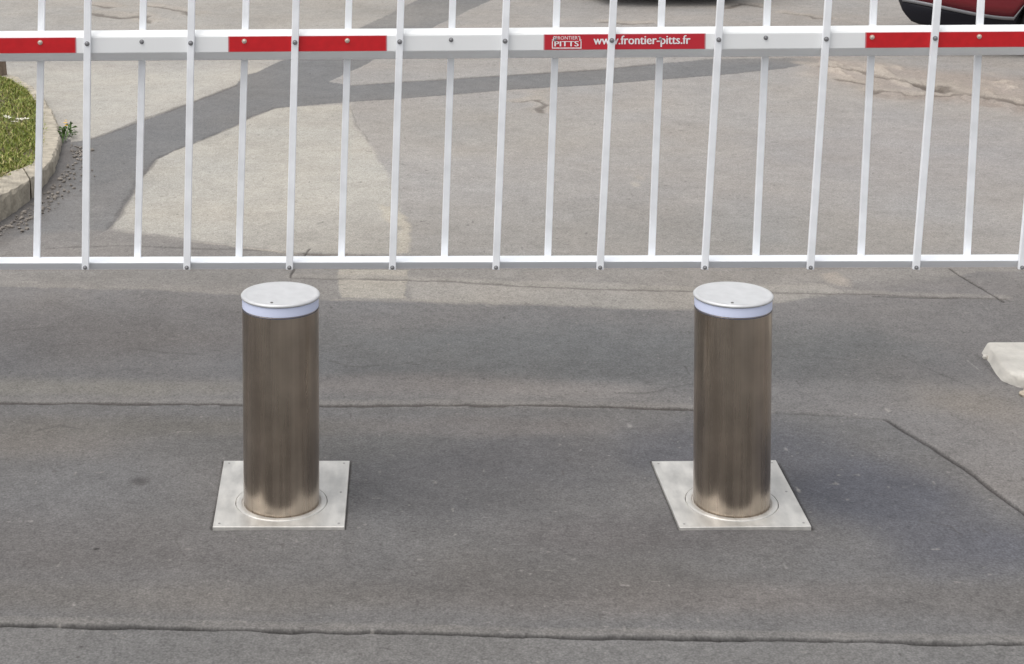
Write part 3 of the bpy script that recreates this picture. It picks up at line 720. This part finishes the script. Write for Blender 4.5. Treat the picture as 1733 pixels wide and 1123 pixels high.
# ------------------------------------------------------------------ cars behind the barrier
m_black = mat('black_plastic', (.008, .008, .013), .55, spec=.25); m_tyre = mat('tyre_rubber', (.02, .02, .02), .8); m_rimm = mat('wheel_alloy', (.45, .46, .48), .35, .9)
m_glass = mat('car_glass', (.02, .025, .03), .08, 0, coat=.5); m_trim = mat('grey_trim', (.17, .17, .18), .5, .2)
m_tail = mat('tail_lamp_red', (.45, .01, .01), .2); m_head = mat('lamp_clear', (.6, .62, .65), .1, .3); m_pl = mat('number_plate', (.75, .75, .72), .5)
def car(name, loc, rz, paint, label, Lc=4.25, Wc=1.76, clad=.50, wheel_x=(1.02, 3.45), arch=.36, group=None):
    t_ = thing(name, loc, label, 'car', group, rz)
    def hw(x):
        e0, e1 = min(1, (x + .02) / .42), min(1, (Lc - x + .02) / .42)
        return Wc / 2 * (1 - .22 * (1 - e0) ** 2.2 - .22 * (1 - e1) ** 2.2)
    xs = sorted(set([0, .03, .08, .15, .24, .36] + [Lc - q for q in (0, .03, .08, .15, .24, .36)] + list(np.linspace(.45, Lc - .45, 40))))
    def zlow(x):           # sill with wheel arches
        z = .27 + (.12 * max(0, 1 - x / .12) ** 1.5) + (.06 * max(0, 1 - (Lc - x) / .16))
        for c in wheel_x:
            if abs(x - c) < arch: z = max(z, .31 + math.sqrt(arch ** 2 - (x - c) ** 2))
        return z
    def zmid(x): return clad - .12 * smooth(np.array(x / .95)).item() + 0 if x < 1.6 else clad - .12
    def ztop(x):
        pts = [(0, .72), (.06, .86), (.3, .92), (3.0, .96), (3.9, .86), (4.15, .74), (4.3, .66)]
        for (a0, b0), (a1, b1) in zip(pts, pts[1:]):
            if x <= a1: return b0 + (b1 - b0) * (x - a0) / (a1 - a0)
        return pts[-1][1]
    def shell(fn_lo, fn_hi, nm, mt, inset=0, steps=6, close=True):
        bm = bmesh.new(); rows = []
        for x in xs:
            lo, hi = fn_lo(x), max(fn_hi(x), fn_lo(x) + .002); w_ = hw(x) - inset
            r_ = []
            for s in range(steps + 1):
                z = lo + (hi - lo) * s / steps
                bulge = .035 * max(0, (z - .55)) / .4 + .05 * max(0, .40 - z) / .15
                r_.append((w_ - bulge, z))
            ring = [bm.verts.new((x, -a_, b_)) for a_, b_ in r_] + [bm.verts.new((x, a_, b_)) for a_, b_ in r_[::-1]]
            rows.append(ring)
        n = len(rows[0])
        for a_, b_ in zip(rows, rows[1:]):
            for i in range(n): bm.faces.new((a_[i], a_[(i + 1) % n], b_[(i + 1) % n], b_[i]))
        bm.faces.new(rows[0]); bm.faces.new(rows[-1][::-1])
        o = obj(nm, bm, mt, t_, True); return o
    body = shell(lambda x: max(zmid(x), zlow(x)), ztop, 'body', paint)
    shell(zlow, lambda x: max(zmid(x) - .03, zlow(x) + .002), 'lower_cladding', m_black, -.004)
    shell(lambda x: max(zmid(x) - .03, zlow(x)), lambda x: max(zmid(x), zlow(x) + .004), 'trim_strip', m_trim, -.014, 2)
    # cabin
    bm = bmesh.new()
    q0 = [(.18, .90), (.55, 1.38), (.9, 1.44), (2.3, 1.42), (3.25, .94)]
    l_ = [bm.verts.new((x, -(Wc / 2 - .07 - (z - .9) * .28), z)) for x, z in q0]; r_ = [bm.verts.new((x, (Wc / 2 - .07 - (z - .9) * .28), z)) for x, z in q0]
    bm.faces.new(l_); bm.faces.new(r_[::-1])
    for i in range(5): bm.faces.new((l_[i], l_[(i + 1) % 5], r_[(i + 1) % 5], r_[i]))
    bevel(bm, .03, 2); obj('cabin', bm, paint, t_, True)
    for s in (-1, 1):
        for pts in ([(.50, .97), (.68, 1.33), (1.25, 1.37), (1.25, .97)], [(1.33, .97), (1.33, 1.37), (2.2, 1.35), (2.95, .97)]):
            bm = bmesh.new()
            vv = [bm.verts.new((x, s * (Wc / 2 - .066 - (z - .9) * .28), z)) for x, z in pts]; f = bm.faces.new(vv)
            bmesh.ops.solidify(bm, geom=[f], thickness=.012); obj('side_window', bm, m_glass, t_)
    for pts in ([(.215, .96), (.545, 1.36)], [(2.36, 1.40), (3.12, 1.01)]):
        (xa, za), (xb, zb) = pts; nx, nz = (zb - za), -(xb - xa); nl = math.hypot(nx, nz); sgn = -1 if xa < 1 else 1
        off = .012; nx, nz = abs(nx) / nl * sgn * off, abs(nz) / nl * off
        bm = bmesh.new(); wa, wb = Wc / 2 - .18 - (za - .9) * .28, Wc / 2 - .18 - (zb - .9) * .28
        f = bm.faces.new([bm.verts.new(q) for q in ((xa + nx, -wa, za + nz), (xb + nx, -wb, zb + nz), (xb + nx, wb, zb + nz), (xa + nx, wa, za + nz))])
        bmesh.ops.solidify(bm, geom=[f], thickness=.01); obj('windscreen' if sgn > 0 else 'rear_window', bm, m_glass, t_)
    for wxp in wheel_x:
        for s in (-1, 1):
            ty = obj('wheel', lathe([(.19, -.095), (.28, -.10), (.305, -.085), (.315, -.05), (.315, .05), (.305, .085), (.28, .10), (.19, .095)], 40), m_tyre, t_, True)
            ty.location = (wxp, s * (Wc / 2 - .12), .313); ty.rotation_euler = (math.pi / 2, 0, 0)
            bm = lathe([(0, .03), (.05, .035), (.06, .01)], 20)
            for k in range(5):
                a0 = k * 2 * math.pi / 5; c_, s_ = math.cos(a0), math.sin(a0)
                pts = [(.03, -.035), (.18, -.022), (.18, .022), (.03, .035)]
                lo = [(c_ * x - s_ * y, s_ * x + c_ * y, -.01) for x, y in pts]; hi = [(c_ * x - s_ * y, s_ * x + c_ * y, .022) for x, y in pts]
                add_hex(bm, lo + hi)
            for v in bm.verts: v.co.z = (v.co.z + .06) * (1 if s < 0 else -1)
            obj('rim', bm, m_rimm, ty)
            bm = lathe([(.19, -.09), (.178, -.05), (.178, .05), (.19, .09)], 30); obj('rim_barrel', bm, m_rimm, ty, True)
    for s in (-1, 1):
        bm = bmesh.new(); box(bm, (.05, s * (Wc / 2 - .27), .74), (.12, .24, .14)); bevel(bm, .02); obj('tail_lamp', bm, m_tail, t_)
        bm = bmesh.new(); box(bm, (Lc - .10, s * (Wc / 2 - .28), .64), (.18, .28, .11)); bevel(bm, .02); obj('headlight', bm, m_head, t_)
    bm = bmesh.new(); box(bm, (-.006, 0, .58), (.012, .5, .11)); obj('number_plate', bm, m_pl, t_)
    bm = bmesh.new(); box(bm, (Lc / 2, 0, .30), (Lc - .7, Wc - .34, .14)); bevel(bm, .03); obj('underbody', bm, m_black, t_)
    return t_
m_redpaint = mat('red_car_paint', (.15, .005, .012), .28, .2, coat=.4)
m_darkpaint = mat('dark_car_paint', (.02, .022, .028), .25, .2, coat=.8)
xr = W(1523, 0, 15.75).x + .16
car('red_car', (4.84 + .213, 15.6 + .854, 0), math.radians(-14), m_redpaint, 'red car with black bumper and grey trim strip parked beyond the barrier', wheel_x=(1.36, 3.6), clad=.50)
car('dark_car', (3.22, 18.6, 0), math.pi / 2, m_darkpaint, 'black car of which only the shadowed underside shows behind the barrier', wheel_x=(.85, 3.4))

S.render.engine = 'CYCLES'
